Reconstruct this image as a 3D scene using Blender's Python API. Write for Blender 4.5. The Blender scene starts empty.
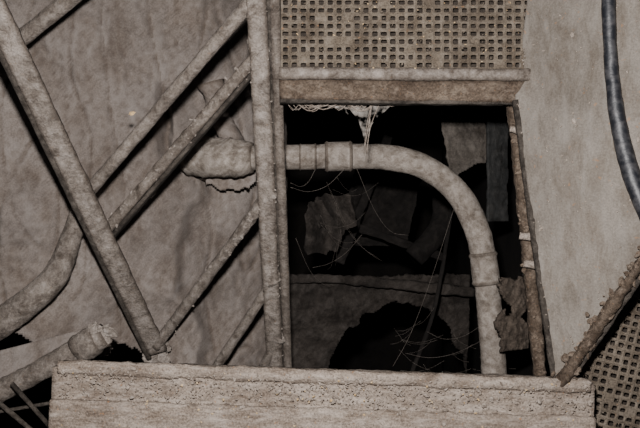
import bpy, bmesh, math, random
from mathutils import Vector, noise, Matrix
random.seed(7)
MM=0.001
# ---------------------------------------------------------------- materials
def dust_mat(name, c1, c2, c3=None, scale=7.0, bump=0.6, fine=260.0, rough=0.92, speck=0.35, stain=0.6, rust=0.0, spec=0.2, stretch=(1,1,1), sscale=None, crease_dark=0.0):
    m=bpy.data.materials.new(name); m.use_nodes=True
    nt=m.node_tree; N=nt.nodes; L=nt.links; N.clear()
    out=N.new('ShaderNodeOutputMaterial'); b=N.new('ShaderNodeBsdfPrincipled')
    b.inputs['Roughness'].default_value=rough
    b.inputs['Specular IOR Level'].default_value=spec
    tc=N.new('ShaderNodeTexCoord'); mp=N.new('ShaderNodeMapping'); mp.inputs['Scale'].default_value=stretch
    L.new(tc.outputs['Object'],mp.inputs['Vector'])
    def nse(s,d=6,r=0.65,dist=0,mapped=False):
        n=N.new('ShaderNodeTexNoise'); n.inputs['Scale'].default_value=s; n.inputs['Detail'].default_value=d; n.inputs['Roughness'].default_value=r
        n.inputs['Distortion'].default_value=dist
        L.new(mp.outputs['Vector'] if mapped else tc.outputs['Object'],n.inputs['Vector']); return n
    def ramp(n,p0,p1,a,c):
        r=N.new('ShaderNodeValToRGB'); r.color_ramp.elements[0].position=p0; r.color_ramp.elements[1].position=p1
        r.color_ramp.elements[0].color=(*a,1); r.color_ramp.elements[1].color=(*c,1); L.new(n.outputs['Fac'],r.inputs['Fac']); return r
    def mix(mode,fac,a,c):
        x=N.new('ShaderNodeMixRGB'); x.blend_type=mode
        if isinstance(fac,float): x.inputs['Fac'].default_value=fac
        else: L.new(fac,x.inputs['Fac'])
        L.new(a,x.inputs['Color1'])
        if isinstance(c,tuple): x.inputs['Color2'].default_value=(*c,1)
        else: L.new(c,x.inputs['Color2'])
        return x.outputs['Color']
    n1=nse(scale,8); n2=nse(fine,5,0.7); n3=nse(scale*5,7,0.62,0.3,True); n4=nse(sscale or scale*2.2+3,10,0.75,0.4,True)
    col=ramp(n1,0.36,0.64,c1,c2).outputs['Color']
    lo=1-speck
    col=mix('MULTIPLY',1.0,col,ramp(n2,0.38,0.66,(lo,lo*.97,lo*.94),(1.15,1.13,1.1)).outputs['Color'])
    f3=ramp(n3,0.48,0.78,(0,0,0),(0.7,0.7,0.7)).outputs['Color']
    col=mix('MIX',f3,col,(c3 or c2))
    col=mix('MULTIPLY',1.0,col,ramp(n4,0.36,0.54,(stain,stain*.94,stain*.88),(1,1,1)).outputs['Color'])
    if rust>0:
        n5=nse(scale*14,4,0.6); f5=ramp(n5,0.65,0.71,(0,0,0),(rust,rust,rust)).outputs['Color']
        col=mix('MIX',f5,col,(0.24,0.125,0.058))
    if crease_dark>0: # darker colour in creases, driven by mesh curvature
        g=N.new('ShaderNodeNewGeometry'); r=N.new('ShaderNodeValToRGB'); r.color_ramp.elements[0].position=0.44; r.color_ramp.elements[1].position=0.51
        k=1-crease_dark; r.color_ramp.elements[0].color=(k,k*.94,k*.88,1); r.color_ramp.elements[1].color=(1,1,1,1)
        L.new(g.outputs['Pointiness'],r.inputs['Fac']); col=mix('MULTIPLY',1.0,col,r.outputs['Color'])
    L.new(col,b.inputs['Base Color'])
    ad=N.new('ShaderNodeMath'); ad.operation='ADD'
    ml=N.new('ShaderNodeMath'); ml.operation='MULTIPLY'; ml.inputs[1].default_value=0.5
    L.new(n2.outputs['Fac'],ml.inputs[0]); L.new(ml.outputs[0],ad.inputs[0]); L.new(n3.outputs['Fac'],ad.inputs[1])
    bp=N.new('ShaderNodeBump'); bp.inputs['Strength'].default_value=bump; bp.inputs['Distance'].default_value=0.014
    L.new(ad.outputs[0],bp.inputs['Height']); L.new(bp.outputs['Normal'],b.inputs['Normal'])
    L.new(b.outputs['BSDF'],out.inputs['Surface'])
    return m
M_wall =dust_mat('dusty_wall',(0.125,0.108,0.098),(0.192,0.170,0.156),(0.225,0.202,0.187),scale=3.2,bump=0.45,speck=0.22,stain=0.72,stretch=(1,0.6,1),crease_dark=0.4)
M_bar  =dust_mat('dusty_steel_bar',(0.155,0.134,0.118),(0.265,0.235,0.21),(0.37,0.335,0.305),scale=12,stain=0.42,rust=0.35,sscale=34,crease_dark=0.6)
M_pipe =dust_mat('dusty_pipe',(0.19,0.168,0.148),(0.30,0.27,0.242),(0.39,0.357,0.323),scale=12,bump=0.35,stain=0.5,speck=0.22,rust=0.12,sscale=30,crease_dark=0.6)
M_beam =dust_mat('dusty_beam',(0.205,0.166,0.137),(0.315,0.267,0.227),(0.43,0.378,0.33),scale=9,speck=0.55,stain=0.6,rust=0.8,sscale=30,stretch=(0.5,1.6,1))
M_frame=dust_mat('brown_frame',(0.09,0.067,0.05),(0.175,0.138,0.107),(0.25,0.205,0.165),scale=14,speck=0.5,stain=0.5,rust=0.7,sscale=40,crease_dark=0.6)
M_panel=dust_mat('dusty_panel',(0.115,0.103,0.090),(0.165,0.150,0.133),(0.195,0.179,0.16),scale=6,bump=0.3,speck=0.2,stain=0.68,rust=0.45,stretch=(1.3,0.4,1),sscale=20)
M_grille=dust_mat('dusty_grille',(0.09,0.073,0.056),(0.165,0.139,0.11),(0.215,0.184,0.15),scale=8,speck=0.45,stain=0.6,rust=0.7,sscale=22)
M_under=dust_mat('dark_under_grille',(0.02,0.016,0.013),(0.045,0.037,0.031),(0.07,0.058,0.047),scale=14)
M_pit  =dust_mat('dark_pit',(0.006,0.005,0.005),(0.015,0.013,0.011),(0.01,0.009,0.008),scale=4)  # near-black colour for the pit walls and floor
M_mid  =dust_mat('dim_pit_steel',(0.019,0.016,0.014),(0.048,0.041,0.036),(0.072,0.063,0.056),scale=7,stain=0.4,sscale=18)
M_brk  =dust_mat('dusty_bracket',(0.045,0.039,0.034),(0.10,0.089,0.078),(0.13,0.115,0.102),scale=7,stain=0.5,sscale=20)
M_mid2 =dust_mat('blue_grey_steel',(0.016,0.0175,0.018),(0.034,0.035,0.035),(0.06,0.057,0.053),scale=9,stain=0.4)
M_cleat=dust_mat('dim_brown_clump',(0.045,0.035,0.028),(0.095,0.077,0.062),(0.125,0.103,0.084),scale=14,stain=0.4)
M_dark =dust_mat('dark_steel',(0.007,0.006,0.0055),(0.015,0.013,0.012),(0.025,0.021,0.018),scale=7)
M_lip  =dust_mat('dark_lip_steel',(0.025,0.021,0.018),(0.07,0.06,0.051),(0.12,0.104,0.088),scale=14,stain=0.4)  # dark steel; shade along bar edges and panel underside put into its colour
M_clump=dust_mat('dust_clump',(0.21,0.176,0.15),(0.33,0.287,0.25),(0.42,0.373,0.327),scale=30)
M_straw=dust_mat('straw_chaff',(0.45,0.30,0.14),(0.62,0.48,0.29),(0.66,0.58,0.46),scale=60)
M_strand=dust_mat('web_strand',(0.14,0.122,0.11),(0.21,0.188,0.167),scale=30)
def hose_mat():
    m=bpy.data.materials.new('black_rubber'); m.use_nodes=True
    b=m.node_tree.nodes['Principled BSDF']; N=m.node_tree.nodes; L=m.node_tree.links
    n=N.new('ShaderNodeTexNoise'); n.inputs['Scale'].default_value=70; n.inputs['Detail'].default_value=10
    tc=N.new('ShaderNodeTexCoord'); L.new(tc.outputs['Object'],n.inputs['Vector'])
    r=N.new('ShaderNodeValToRGB'); r.color_ramp.elements[0].position=0.44; r.color_ramp.elements[1].position=0.8
    r.color_ramp.elements[0].color=(0.005,0.006,0.009,1); r.color_ramp.elements[1].color=(0.055,0.053,0.055,1)
    L.new(n.outputs['Fac'],r.inputs['Fac']); L.new(r.outputs['Color'],b.inputs['Base Color']); b.inputs['Roughness'].default_value=0.5
    bp=N.new('ShaderNodeBump'); bp.inputs['Strength'].default_value=0.3; bp.inputs['Distance'].default_value=0.004; L.new(n.outputs['Fac'],bp.inputs['Height']); L.new(bp.outputs['Normal'],b.inputs['Normal'])
    return m
M_hose=hose_mat()
def web_mat():
    m=bpy.data.materials.new('cobweb'); m.use_nodes=True; nt=m.node_tree; N=nt.nodes; L=nt.links; N.clear()
    out=N.new('ShaderNodeOutputMaterial'); d=N.new('ShaderNodeBsdfDiffuse'); d.inputs['Color'].default_value=(0.42,0.385,0.345,1)
    t=N.new('ShaderNodeBsdfTransparent'); mx=N.new('ShaderNodeMixShader'); n=N.new('ShaderNodeTexNoise'); n.inputs['Scale'].default_value=45; n.inputs['Detail'].default_value=6
    tc=N.new('ShaderNodeTexCoord'); L.new(tc.outputs['Object'],n.inputs['Vector'])
    r=N.new('ShaderNodeValToRGB'); r.color_ramp.elements[0].position=0.42; r.color_ramp.elements[1].position=0.72
    r.color_ramp.elements[1].color=(0.7,0.7,0.7,1)
    L.new(n.outputs['Fac'],r.inputs['Fac']); L.new(r.outputs['Color'],mx.inputs['Fac']); L.new(t.outputs[0],mx.inputs[1]); L.new(d.outputs[0],mx.inputs[2]); L.new(mx.outputs[0],out.inputs['Surface'])
    return m
M_web=web_mat()
# ---------------------------------------------------------------- geometry helpers (all inputs in millimetres)
def mkobj(name, verts, faces, mat, parent=None, smooth=True):
    me=bpy.data.meshes.new(name); me.from_pydata([tuple(Vector(v)*MM) for v in verts],[],faces); me.update()
    me.materials.append(mat)
    if smooth: me.polygons.foreach_set('use_smooth',[True]*len(me.polygons))
    o=bpy.data.objects.new(name,me); bpy.context.scene.collection.objects.link(o)
    if parent: o.parent=parent
    return o
def empty(name):
    e=bpy.data.objects.new(name,None); e.empty_display_size=0.05; bpy.context.scene.collection.objects.link(e); return e
def nz(p,f,seed=0.0):
    q=Vector(p)/f+Vector((seed,seed*1.7,seed*0.3)); return noise.noise(q)
def crinkle(p,amp,seed):
    return amp*(0.6*nz(p,60,seed)+0.5*nz(p,18,seed+5)+0.3*nz(p,7,seed+9))
def resample(pts,rad,step):
    P=[Vector(p) for p in pts]; n=len(P); out=[];ro=[]
    for i in range(n-1):
        p0=P[max(i-1,0)];p1=P[i];p2=P[i+1];p3=P[min(i+2,n-1)]
        if i==0: p0=p1*2-p2
        if i==n-2: p3=p2*2-p1
        k=max(1,int((p2-p1).length/step))
        for j in range(k):
            t=j/k
            q=0.5*((2*p1)+(p2-p0)*t+(2*p0-5*p1+4*p2-p3)*t*t+(3*p1-p0-3*p2+p3)*t**3)
            out.append(q); ro.append(rad[i]*(1-t)+rad[i+1]*t)
    out.append(P[-1]); ro.append(rad[-1]); return out,ro
def circ(n=22): return [(math.cos(2*math.pi*i/n),math.sin(2*math.pi*i/n)) for i in range(n)]
def rect(w,h,d=7.0,r=2.5):
    pts=[];c=[(-w/2,-h/2),(w/2,-h/2),(w/2,h/2),(-w/2,h/2)]
    for i in range(4):
        a=Vector(c[i]);b=Vector(c[(i+1)%4]); L=(b-a).length; dirv=(b-a)/L; rr=min(r,L*0.3)
        a2=a+dirv*rr; b2=b-dirv*rr; k=max(1,int((b2-a2).length/d))
        for j in range(k+1): pts.append(tuple(a2+(b2-a2)*j/k))
    return pts
def sweep(name,pts,profile,mat,parent=None,scale=None,amp=2.0,step=7.0,seed=None,up=(0,0,1)):
    if seed is None: seed=random.uniform(0,50)
    sc=scale or [1.0]*len(pts)
    P,R=resample(pts,sc,step); n=len(P); m=len(profile); verts=[];faces=[]; up=Vector(up)
    for i,p in enumerate(P):
        t=(P[min(i+1,n-1)]-P[max(i-1,0)]).normalized()
        side=t.cross(up)
        if side.length<1e-3: side=t.cross(Vector((0,1,0)))
        side.normalize(); u2=side.cross(t).normalized()
        for (a,b) in profile:
            o=side*a*R[i]+u2*b*R[i]; v=p+o
            on=o.normalized() if o.length>0 else o
            verts.append(v+on*crinkle(v,amp,seed))
    for i in range(n-1):
        for j in range(m):
            a=i*m+j;b=i*m+(j+1)%m; faces.append((a,b,b+m,a+m))
    for base,idx in ((0,0),((n-1)*m,n-1)):
        verts.append(P[idx]); c=len(verts)-1
        for j in range(m):
            a=base+j;b=base+(j+1)%m
            faces.append((b,a,c) if idx==0 else (a,b,c))
    return mkobj(name,verts,faces,mat,parent)
def tube(name,pts,r,mat,parent=None,amp=2.0,step=7.0,n=22,seed=None):
    rr=r if isinstance(r,(list,tuple)) else [r]*len(pts)
    return sweep(name,pts,circ(n),mat,parent,scale=rr,amp=amp,step=step,seed=seed)
def sheet(name,fn,nu,nv,mat,parent=None,amp=3.0,thick=4.0,keep=None,seed=None,big=0.0):
    if seed is None: seed=random.uniform(0,50)
    V=[];F=[]
    for j in range(nv+1):
        for i in range(nu+1):
            p=Vector(fn(i/nu,j/nv)); V.append(p+Vector((0,0,1))*(crinkle(p,amp,seed)+big*nz(p,170,seed+3)))
    for j in range(nv):
        for i in range(nu):
            a=j*(nu+1)+i
            c=(V[a]+V[a+nu+2])/2
            if keep is None or keep(c): F.append((a,a+1,a+nu+2,a+nu+1))
    o=mkobj(name,V,F,mat,parent)
    s=o.modifiers.new('thickness','SOLIDIFY'); s.thickness=thick*MM; s.offset=-1
    return o
ICO={}
for lv in (1,2):
    b_=bmesh.new(); bmesh.ops.create_icosphere(b_,subdivisions=lv,radius=1); b_.verts.ensure_lookup_table()
    ICO[lv]=([v.co.copy() for v in b_.verts],[tuple(v.index for v in f.verts) for f in b_.faces]); b_.free()
def clumps(name,items,mat,parent=None):
    V=[];F=[]
    for (c,r,sq) in items:
        vs,fs=ICO[2 if r>3.5 else 1]; base=len(V)
        s=random.uniform(0,90); ang=random.uniform(0,6.28); st=random.uniform(0.7,1.6); ca,sa=math.cos(ang),math.sin(ang)
        for d in vs:
            k=1+0.55*noise.noise(d*1.3+Vector((s,s,s)))+0.25*noise.noise(d*3+Vector((s,0,s)))
            x=d.x*r*k*st;y=d.y*r*k/st;z=d.z*r*k*sq
            V.append((c[0]+x*ca-y*sa,c[1]+x*sa+y*ca,c[2]+z))
        F+=[tuple(base+i for i in f) for f in fs]
    return mkobj(name,V,F,mat,parent,smooth=False)
# ---------------------------------------------------------------- wall_left : caked chute side, steepening toward the shaft
def wl_z(x):
    d=x+740
    return -250-0.2*d-(0.0006*d*d if d>0 else 0)
def wall_fn(u,v):
    x=-1050+u*(958); y=-640+v*1290
    z=wl_z(x)
    e=-335+30*math.sin(y*0.012)+24*nz((x,y,0),60,4)
    t=min(1,max(0,(x-e)/22)); fade=min(1,max(0,(190-y)/60))
    z-=30*t*fade
    e2=-395+26*nz((0,y,0),50,8); t2=min(1,max(0,1-abs(x-e2)/20)); z-=42*t2*min(1,max(0,(y-120)/40))*min(1,max(0,(340-y)/60))
    z-=12*max(0,1-abs(nz((x*1.5,y*0.5,0),150,21))/0.05)*0.6
    return (x,y,z)
sheet('wall_left',wall_fn,200,240,M_wall,amp=10,big=46,thick=10,seed=12,
      keep=lambda c: not (c.x<-430 and c.y<-318-(c.x+560)*0.25+12*math.sin(c.x*0.05)+16*nz(c,30,2)))
def boxwall(name,a,b,c,d):
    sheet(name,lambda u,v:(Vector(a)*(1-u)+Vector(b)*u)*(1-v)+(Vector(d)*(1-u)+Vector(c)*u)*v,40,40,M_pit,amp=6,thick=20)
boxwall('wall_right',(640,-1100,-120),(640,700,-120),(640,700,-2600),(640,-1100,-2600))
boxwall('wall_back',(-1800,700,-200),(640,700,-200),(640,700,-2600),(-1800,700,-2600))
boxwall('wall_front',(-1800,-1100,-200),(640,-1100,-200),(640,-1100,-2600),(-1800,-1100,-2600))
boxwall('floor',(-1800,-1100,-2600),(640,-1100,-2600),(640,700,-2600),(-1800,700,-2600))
# ---------------------------------------------------------------- steel ladder
lad=empty('steel_ladder')
def rs(t): return Vector((-112+10.5*t,441-842*t,60-490*t))
def ls(s): return Vector((-603+206*s,419-757*s,180-540*s))
sweep('stile_right_flange',[rs(0)+Vector((-12,0,0)),rs(1.05)+Vector((-12,0,0))],rect(40,10,5),M_bar,lad,amp=3,step=5)
sweep('stile_right_web',[rs(0)+Vector((23,0,-24)),rs(1.05)+Vector((20,0,-24))],rect(20,34),M_bar,lad,amp=2.4)
sweep('stile_right_groove',[rs(0)+Vector((11,0,-16)),rs(1.05)+Vector((10,0,-16))],rect(9,14),M_lip,lad,amp=1.2)
sweep('stile_left',[ls(0),ls(1.0)],rect(46,12,5),M_bar,lad,amp=2.6,step=5)
sweep('stile_left_lip',[ls(0)+Vector((-25,-11,-20)),ls(1.0)+Vector((-25,-11,-20))],rect(12,38),M_lip,lad,amp=1.5)
dn=Vector((0,0,-18))
tube('rung_1',[rs(0.0)+dn,ls(0.5)+dn],14,M_bar,lad,amp=2.2)
sweep('rung_2',[rs(0.12)+dn,ls(0.61)+dn],rect(24,16),M_bar,lad,amp=3.5)
sweep('rung_2_lip',[rs(0.12)+dn+Vector((12,-12,-14)),ls(0.61)+dn+Vector((12,-12,-14))],rect(9,34),M_lip,lad,amp=2)
tube('rung_3',[rs(0.46)+dn,ls(0.98)+Vector((0,0,-4))],[14,13],M_bar,lad,amp=3.4)
tube('rung_4',[rs(0.70)+dn,(-257,-380,-400),(-285,-425,-410)],12,M_bar,lad,amp=3)
tube('rung_5',[rs(0.88)+dn,(-150,-403,-425)],12,M_bar,lad,amp=2.4)
for k,t in enumerate((0.12,0.46,0.70,0.88)):
    clumps('weld_%d'%k,[(rs(t)+Vector((random.uniform(-25,5),random.uniform(-12,12),-8)),random.uniform(10,17),0.8) for _ in range(4)],M_bar,lad)
clumps('dust_at_foot',[(ls(1.0)+Vector((random.uniform(-35,25),random.uniform(-25,20),-16)),random.uniform(9,18),0.6) for _ in range(14)],M_bar,lad)
its=[]
for _ in range(120):
    t=random.random(); p=rs(.12).lerp(ls(.61),t); its.append(((p.x+random.gauss(0,7),p.y+random.gauss(0,6),p.z-11),random.uniform(1.5,3.6),0.6))
for _ in range(120):
    t=random.random(); p=rs(t); its.append(((p.x+random.uniform(-30,10),p.y,p.z+4),random.uniform(1,3.4),0.7))
for _ in range(80):
    t=random.random(); p=rs(.46).lerp(ls(.98),t); its.append(((p.x+random.gauss(0,7),p.y+random.gauss(0,7),p.z-2),random.uniform(1.5,5),0.7))
clumps('settled_dust',its,M_bar,lad)
clumps('straw_sliver',[((-383,205,-30),5,0.3)],M_straw,lad)
tube('cross_brace',[(-440,500,-40),(-640,352,-70)],17,M_bar,amp=2.5)
# ---------------------------------------------------------------- looped pipe
pp=empty('bent_pipe')
path=[(-300,139,-385),(-148,139,-380),(50,143,-380),(170,140,-380),(262,114,-380),(336,58,-380),(381,-20,-380),(404,-101,-380),(417,-213,-380),(427,-337,-380),(436,-470,-380)]
tube('pipe_run',path,31,M_pipe,pp,amp=2.6,n=36,seed=3,step=5)
def collar(name,a,b,r,mat=M_pipe):
    a=Vector(a);b=Vector(b)
    tube(name,[a,a+(b-a)*0.08,a+(b-a)*0.14,a+(b-a)*0.5,a+(b-a)*0.86,a+(b-a)*0.92,b],[r*0.9,r,r*0.93,r*0.93,r*0.93,r,r*0.9],mat,pp,amp=1.6,step=3,n=32)
collar('coupling_upper',(12,142,-380),(80,143,-380),39)
collar('coupling_inner',(-52,141,-380),(-8,141,-380),34)
collar('coupling_lower',(403,-95,-380),(413,-175,-380),36)
tube('wall_socket',[(-335,139,-410),(-280,139,-392),(-200,139,-384),(-165,139,-380)],[44,50,46,36],M_pipe,pp,amp=10,n=30)
tube('socket_bracket',[(-215,160,-405),(-250,250,-410),(-272,330,-400)],[30,24,34],M_wall,pp,amp=10)
sheet('caked_skirt',lambda u,v:(-310+u*150,60+v*130,-440-20*u),30,30,M_wall,pp,amp=16,thick=20,big=20,keep=lambda c:(c.x+235)**2/75**2+(c.y-120)**2/60**2<1+0.5*nz(c,40,5))
# ---------------------------------------------------------------- lower-left pipes
tube('handrail_pipe',[(-790,-295,-205),(-664,-205,-200),(-596,-137,-205),(-567,-47,-230),(-549,31,-270),(-535,75,-330)],[33,32,28,23,20,20],M_bar,amp=4,n=28)
st=empty('pipe_stub')
tube('stub_pipe',[(-820,-450,-150),(-700,-389,-150),(-530,-297,-150),(-470,-265,-152)],[24,24,25,26],M_bar,st,amp=4,n=26)
tube('stub_collar',[(-535,-300,-150),(-525,-294,-150),(-500,-281,-150),(-488,-275,-150)],[27,33,33,28],M_bar,st,amp=5,n=26,step=4)
clumps('stub_crust',[((-475+random.uniform(-22,20),-268+random.uniform(-18,22),-140),random.uniform(8,18),0.7) for _ in range(14)],M_bar,st)
sheet('sill_plate',lambda u,v:(-900+u*370, -330+v*70+u*95-95, -215-10*v),80,14,M_wall,amp=6,thick=8)
wr=empty('thin_rods')
tube('rod_1',[(-700,-383,-95),(-600,-470,-100)],5,M_lip,wr,amp=0.8,n=10)
tube('rod_2',[(-655,-360,-100),(-560,-470,-105)],5,M_lip,wr,amp=0.8,n=10)
tube('rod_3',[(-720,-430,-120),(-560,-405,-130)],4,M_lip,wr,amp=0.8,n=10)
# ---------------------------------------------------------------- near threshold beam
nb=empty('threshold_beam')
sweep('beam_body',[(-520,-385,15),(528,-420,15)],rect(180,80,9,5),M_beam,nb,amp=3.5,step=9)
sweep('beam_edge',[(-505,-296,52),(522,-332,52)],rect(26,22,6,5),M_beam,nb,amp=6,step=6)
sweep('beam_step',[(-520,-404,60),(528,-440,58)],rect(96,14,8,3),M_beam,nb,amp=6,step=8)
# ---------------------------------------------------------------- perforated gratings
def grating(name,ox,oy,z,nx,ny,px,py,hw,hh,rot,th=6,under=True):
    g=empty(name); V=[];F=[]; cr,sr=math.cos(rot),math.sin(rot)
    def T(x,y,zz): return Vector((ox+x*cr-y*sr, oy+x*sr+y*cr, zz))
    for j in range(ny):
        for i in range(nx):
            b=len(V); cx=(i+0.5)*px; cy=(j+0.5)*py
            for sx,sy in ((-1,-1),(1,-1),(1,1),(-1,1)): V.append(T(cx+sx*px/2,cy+sy*py/2,z))
            a=hw/2*random.uniform(0.8,1.05); c=hh/2*random.uniform(0.75,1.05); ch=0.3
            for (sx,sy) in ((-1+ch,-1),(1-ch,-1),(1,-1+ch),(1,1-ch),(1-ch,1),(-1+ch,1),(-1,1-ch),(-1,-1+ch)):
                V.append(T(cx+sx*a,cy+sy*c,z-1.5))
            o=[b,b+1,b+2,b+3]; n=[b+4+k for k in range(8)]
            F+= [(o[0],o[1],n[1],n[0]),(o[1],n[2],n[1]),(o[1],o[2],n[3],n[2]),(o[2],n[4],n[3]),(o[2],o[3],n[5],n[4]),(o[3],n[6],n[5]),(o[3],o[0],n[7],n[6]),(o[0],n[0],n[7])]
            if random.random()<0.05: F.append(tuple(n))
    for v in V: v.z+=2.0*nz(v,35,2)+1.2*nz(v,9,7)
    o=mkobj('perforated_plate',V,F,M_grille,g,smooth=False)
    bm=bmesh.new(); bm.from_mesh(o.data); bmesh.ops.remove_doubles(bm,verts=bm.verts,dist=0.00005); bm.to_mesh(o.data); bm.free()
    s=o.modifiers.new('t','SOLIDIFY'); s.thickness=th*MM; s.offset=-1
    W=nx*px;H=ny*py
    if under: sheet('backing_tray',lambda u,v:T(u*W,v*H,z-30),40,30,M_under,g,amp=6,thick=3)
    return g
g1=grating('perforated_floor_grating',-78,290,2,28,12,17.9,15.6,11.6,9.8,0)
fr=empty('grating_edge_frame')
sweep('lip',[(-82,281,4),(425,277,4)],rect(24,9,5,2),M_bar,fr,amp=3,step=6)
sweep('skirt',[(-82,252,-14),(420,247,-14)],rect(46,10,5,2),M_frame,fr,amp=3.5,step=6,up=(0,-0.55,1))
sweep('hem',[(-82,230,-34),(415,226,-34)],rect(9,30,5,2),M_lip,fr,amp=4,step=6)
g2=grating('perforated_step_grating',470,-520,-30,16,30,17.5,16,11.4,9.8,math.radians(-14))
# ---------------------------------------------------------------- hatch panel
hp=empty('hatch_panel')
A=Vector((457,-342,45));B=Vector((392,229,-7));C=Vector((416,470,13));D=Vector((700,430,240));E=Vector((700,150,240))
def pf(u,v):
    l=A+(B-A)*(v/0.7) if v<0.7 else B+(C-B)*((v-0.7)/0.3)
    r=E+(D-E)*v
    return l*(1-u)+r*u
sheet('panel_plate',pf,90,130,M_panel,hp,amp=3,thick=9,big=9)
up=Vector((-0.62,0,0.78))
sweep('panel_lower_rim',[A+Vector((2,2,2)),A+(E-A)*0.5+Vector((0,0,3)),E+Vector((0,0,3))],rect(20,16,5,4),M_frame,hp,amp=7,step=5,up=up)
sweep('panel_lower_flange',[A+Vector((14,-8,-24)),E+Vector((14,-10,-24))],rect(12,40,6,3),M_lip,hp,amp=5,step=6)
sweep('panel_side_edge',[A+Vector((2,0,-6)),B+Vector((2,0,-6))],rect(12,16,5,3),M_lip,hp,amp=3,step=6)
sweep('hinge_rail',[(402,232,-70),(460,-345,-70)],rect(24,22,6,3),M_frame,hp,amp=6,step=6)
for k,(x,y) in enumerate(((402,170),(422,-48),(430,-106))):
    tube('hinge_bolt_%d'%k,[(x-12,y+4,-44),(x+24,y-2,-36)],[7,10],M_clump,hp,amp=5,step=4,n=14)
def onp(x,y,h=12): return (x-0.6*h,y,0.8*(x-400)+0.8*h)
tube('black_hose',[onp(541,440,18),onp(543,330,18),onp(548,240,18),onp(558,150,18),onp(574,70,19),onp(594,0,21),onp(612,-50,26)],[12,12,13,15,16,14,12],M_hose,hp,amp=2,n=20)
# ---------------------------------------------------------------- machinery down in the pit
ap=empty('arched_guard_plate')
def arch_keep(c):
    dx=(c.x-245)/(215+26*nz(c,60,3)); dy=(c.y+500)/(225+26*nz(c,40,3))
    return dx*dx+dy*dy>1
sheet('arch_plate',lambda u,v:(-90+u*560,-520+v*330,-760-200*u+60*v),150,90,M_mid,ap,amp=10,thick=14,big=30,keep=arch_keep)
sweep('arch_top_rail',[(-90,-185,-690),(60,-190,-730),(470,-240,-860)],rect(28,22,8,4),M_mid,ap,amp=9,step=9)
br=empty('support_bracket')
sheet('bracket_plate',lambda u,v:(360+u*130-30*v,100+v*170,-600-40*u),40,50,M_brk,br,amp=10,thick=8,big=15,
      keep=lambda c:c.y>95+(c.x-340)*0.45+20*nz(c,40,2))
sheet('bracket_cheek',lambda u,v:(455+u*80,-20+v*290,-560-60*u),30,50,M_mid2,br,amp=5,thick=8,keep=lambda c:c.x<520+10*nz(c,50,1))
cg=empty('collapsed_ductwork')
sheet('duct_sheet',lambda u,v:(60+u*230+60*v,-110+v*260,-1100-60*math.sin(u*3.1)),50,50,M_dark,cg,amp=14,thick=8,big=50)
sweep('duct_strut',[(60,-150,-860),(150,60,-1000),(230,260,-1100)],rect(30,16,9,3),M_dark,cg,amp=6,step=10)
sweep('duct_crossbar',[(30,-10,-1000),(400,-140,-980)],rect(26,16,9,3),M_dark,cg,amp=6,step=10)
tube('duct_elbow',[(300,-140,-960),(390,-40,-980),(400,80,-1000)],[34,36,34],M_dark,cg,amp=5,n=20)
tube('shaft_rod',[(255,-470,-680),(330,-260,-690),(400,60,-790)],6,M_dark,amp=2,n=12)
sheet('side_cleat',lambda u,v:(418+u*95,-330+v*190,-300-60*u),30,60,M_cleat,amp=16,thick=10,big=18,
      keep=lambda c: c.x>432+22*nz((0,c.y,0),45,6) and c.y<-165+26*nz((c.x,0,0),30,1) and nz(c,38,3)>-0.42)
# ---------------------------------------------------------------- cobwebs
cw=empty('cobwebs')
def tri(name,a,b,c,mat=M_web):
    a,b,c=Vector(a),Vector(b),Vector(c); V=[];F=[];n=18
    for j in range(n+1):
        for i in range(n+1):
            u=i/n; v=j/n; half=0.5*(1-v)**2.6+0.03*(1-v)
            mid=(a+b)/2; w=(b-a)
            p=mid*(1-v)+c*v+w*(u-0.5)*2*half*1.0
            p=p+Vector((3*nz(p,14,4),0,6*nz(p,20,1))); V.append(p)
    for j in range(n):
        for i in range(n):
            q=j*(n+1)+i; F.append((q,q+1,q+n+2,q+n+1))
    return mkobj(name,V,F,mat,cw)
tri('web_veil',(50,230,-60),(150,230,-60),(94,132,-100))
tri('web_fold',(0,229,-60),(70,229,-60),(60,206,-66))
for k in range(5):
    x=98+random.uniform(-5,5)
    tube('web_thread_%d'%k,[(x+random.uniform(-22,22),226,-58),(x+3,180,-75),(96+random.uniform(-3,3),130+random.uniform(-14,14),-98)],random.uniform(0.6,1.3),M_clump,cw,amp=0.3,n=5,step=8)
for k in range(30):
    a=Vector((random.uniform(-70,120),228,-50)); b=a+Vector((random.uniform(20,60),random.uniform(-4,2),random.uniform(-14,4))); m=(a+b)/2+Vector((0,-random.uniform(2,15),-10))
    tube('web_edge_%d'%k,[a,m,b],random.uniform(0.4,1.2),M_clump,cw,amp=0.2,n=5,step=8)
S=[((-66,60,-200),(60,110,-350)),((-66,70,-200),(-10,112,-350)),((90,110,-350),(250,-60,-640)),((200,-420,-600),(340,40,-380)),((-20,-150,-640),(120,-60,-700)),((300,-330,-640),(420,-260,-380)),((240,-390,-640),(430,-330,-500)),((-60,-60,-380),(40,-200,-680))]
for _ in range(18):
    x=random.uniform(180,440); y=random.uniform(-440,-300); a=random.uniform(-0.8,1.2); l=random.uniform(40,120)
    S.append(((x,y,-600),(x+l*math.cos(a),y+l*math.sin(a),-560)))
for _ in range(10):
    S.append(((random.uniform(-60,60),random.uniform(-150,100),-560),(random.uniform(40,260),random.uniform(-180,100),-700)))
for k,(a,b) in enumerate(S):
    a=Vector(a);b=Vector(b); sg=(b-a).length*0.12; tube('strand_%d'%k,[a,(a*2+b)/3+Vector((random.uniform(-4,4),-sg,-sg)),(a+b*2)/3+Vector((random.uniform(-4,4),-sg,-sg)),b],0.45 if k<8 else 0.25,M_strand,cw,amp=0.1,n=5,step=12)
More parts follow.
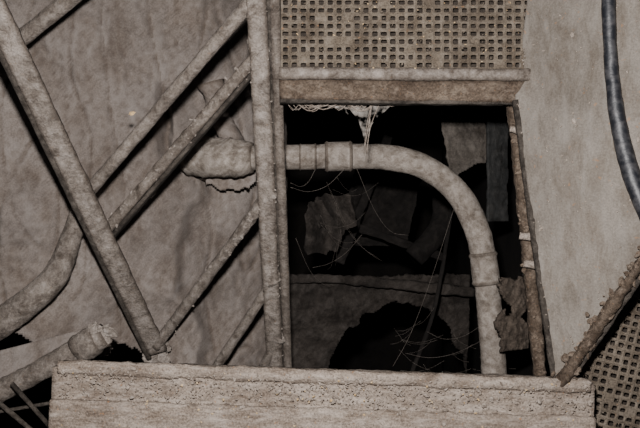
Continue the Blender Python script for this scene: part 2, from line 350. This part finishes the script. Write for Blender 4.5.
for k,(x0,y0,sx,sy,ph) in enumerate(((-60,-130,120,170,0),(-20,-60,130,130,2.0))):
    sheet('web_drape_%d'%k,lambda u,v:(x0+u*sx+20*math.sin(v*3+ph),y0+v*sy+18*math.sin(u*4+ph),-700+34*math.sin(u*7+v*2+ph)),50,60,M_mid,cw,amp=8,thick=1.2,big=50,
      keep=lambda c,x0=x0,y0=y0,sx=sx,sy=sy: ((c.x-x0-sx/2)/(sx*.5))**2+((c.y-y0-sy/2)/(sy*.5))**2<0.95+0.5*nz(c,40,11))
# ---------------------------------------------------------------- loose dust, chaff (attached to what carries it)
def rnd_beam():
    x=random.uniform(-500,520); y=-290-(x+505)*0.035-abs(random.gauss(0,55)); return x,max(y,-470)
it=[]
for _ in range(1300):
    x,y=rnd_beam(); it.append(((x,y,64+random.uniform(-4,5)),random.uniform(0.9,2.8)*(1 if random.random()<.95 else 2),0.6))
clumps('loose_dust',it,M_clump,nb)
clumps('chaff',[((*rnd_beam(),68),random.uniform(1.2,2.6),0.5) for _ in range(80)],M_straw,nb)
it=[]
for _ in range(350):
    it.append(((random.uniform(-75,410),random.uniform(285,470),6),random.uniform(0.8,2.3),0.6))
clumps('loose_dust',it,M_grille,g1)
clumps('chaff',[((random.uniform(-75,400),random.uniform(285,470),8),random.uniform(1.0,2.0),0.5) for _ in range(50)],M_straw,g1)
clumps('loose_dust',[((random.uniform(-75,410),y,-20+(y-240)*0.6),random.uniform(1,3.5),0.6) for y in [random.uniform(232,272) for _ in range(300)]],M_clump,fr)
it=[]
for _ in range(300):
    u=random.random()**1.3;v=random.random(); p=pf(u,v); it.append(((p.x,p.y,p.z+2),random.uniform(0.7,2.2)*(1 if random.random()<.93 else 2.2),0.5))
clumps('loose_dust',it,M_clump,hp)
it=[]
for _ in range(200):
    v=random.random(); p=A+(E-A)*v; it.append(((p.x+random.gauss(0,8),p.y+random.gauss(4,10),p.z+4),random.uniform(2,8),0.6))
for _ in range(150):
    v=random.random(); p=Vector((402,232,-62)).lerp(Vector((460,-345,-62)),v); it.append(((p.x+random.gauss(-2,6),p.y,p.z+random.uniform(-4,6)),random.uniform(1.5,5.5),0.7))
clumps('caked_edge_dust',it,M_frame,hp)
clumps('loose_dust',[((random.uniform(500,680),random.uniform(-460,-60),-26),random.uniform(0.8,2.4),0.6) for _ in range(200)],M_grille,g2)
# ---------------------------------------------------------------- light + camera
w=bpy.data.worlds.new('world'); bpy.context.scene.world=w; w.use_nodes=True
w.node_tree.nodes['Background'].inputs[0].default_value=(0.9,0.93,1,1); w.node_tree.nodes['Background'].inputs[1].default_value=0.02
ld=bpy.data.lights.new('camera_flash','AREA'); ld.shape='RECTANGLE'; ld.size=0.06; ld.size_y=0.04; ld.energy=62; ld.color=(1,0.965,0.95)
lo=bpy.data.objects.new('camera_flash',ld); lo.location=(-0.03,0.16,1.45); bpy.context.scene.collection.objects.link(lo)
cd=bpy.data.cameras.new('camera'); cd.sensor_width=36; cd.lens=45; cd.clip_start=0.01
co=bpy.data.objects.new('camera',cd); co.location=(0,0,1.6); co.rotation_euler=(0,0,0); bpy.context.scene.collection.objects.link(co)
bpy.context.scene.camera=co
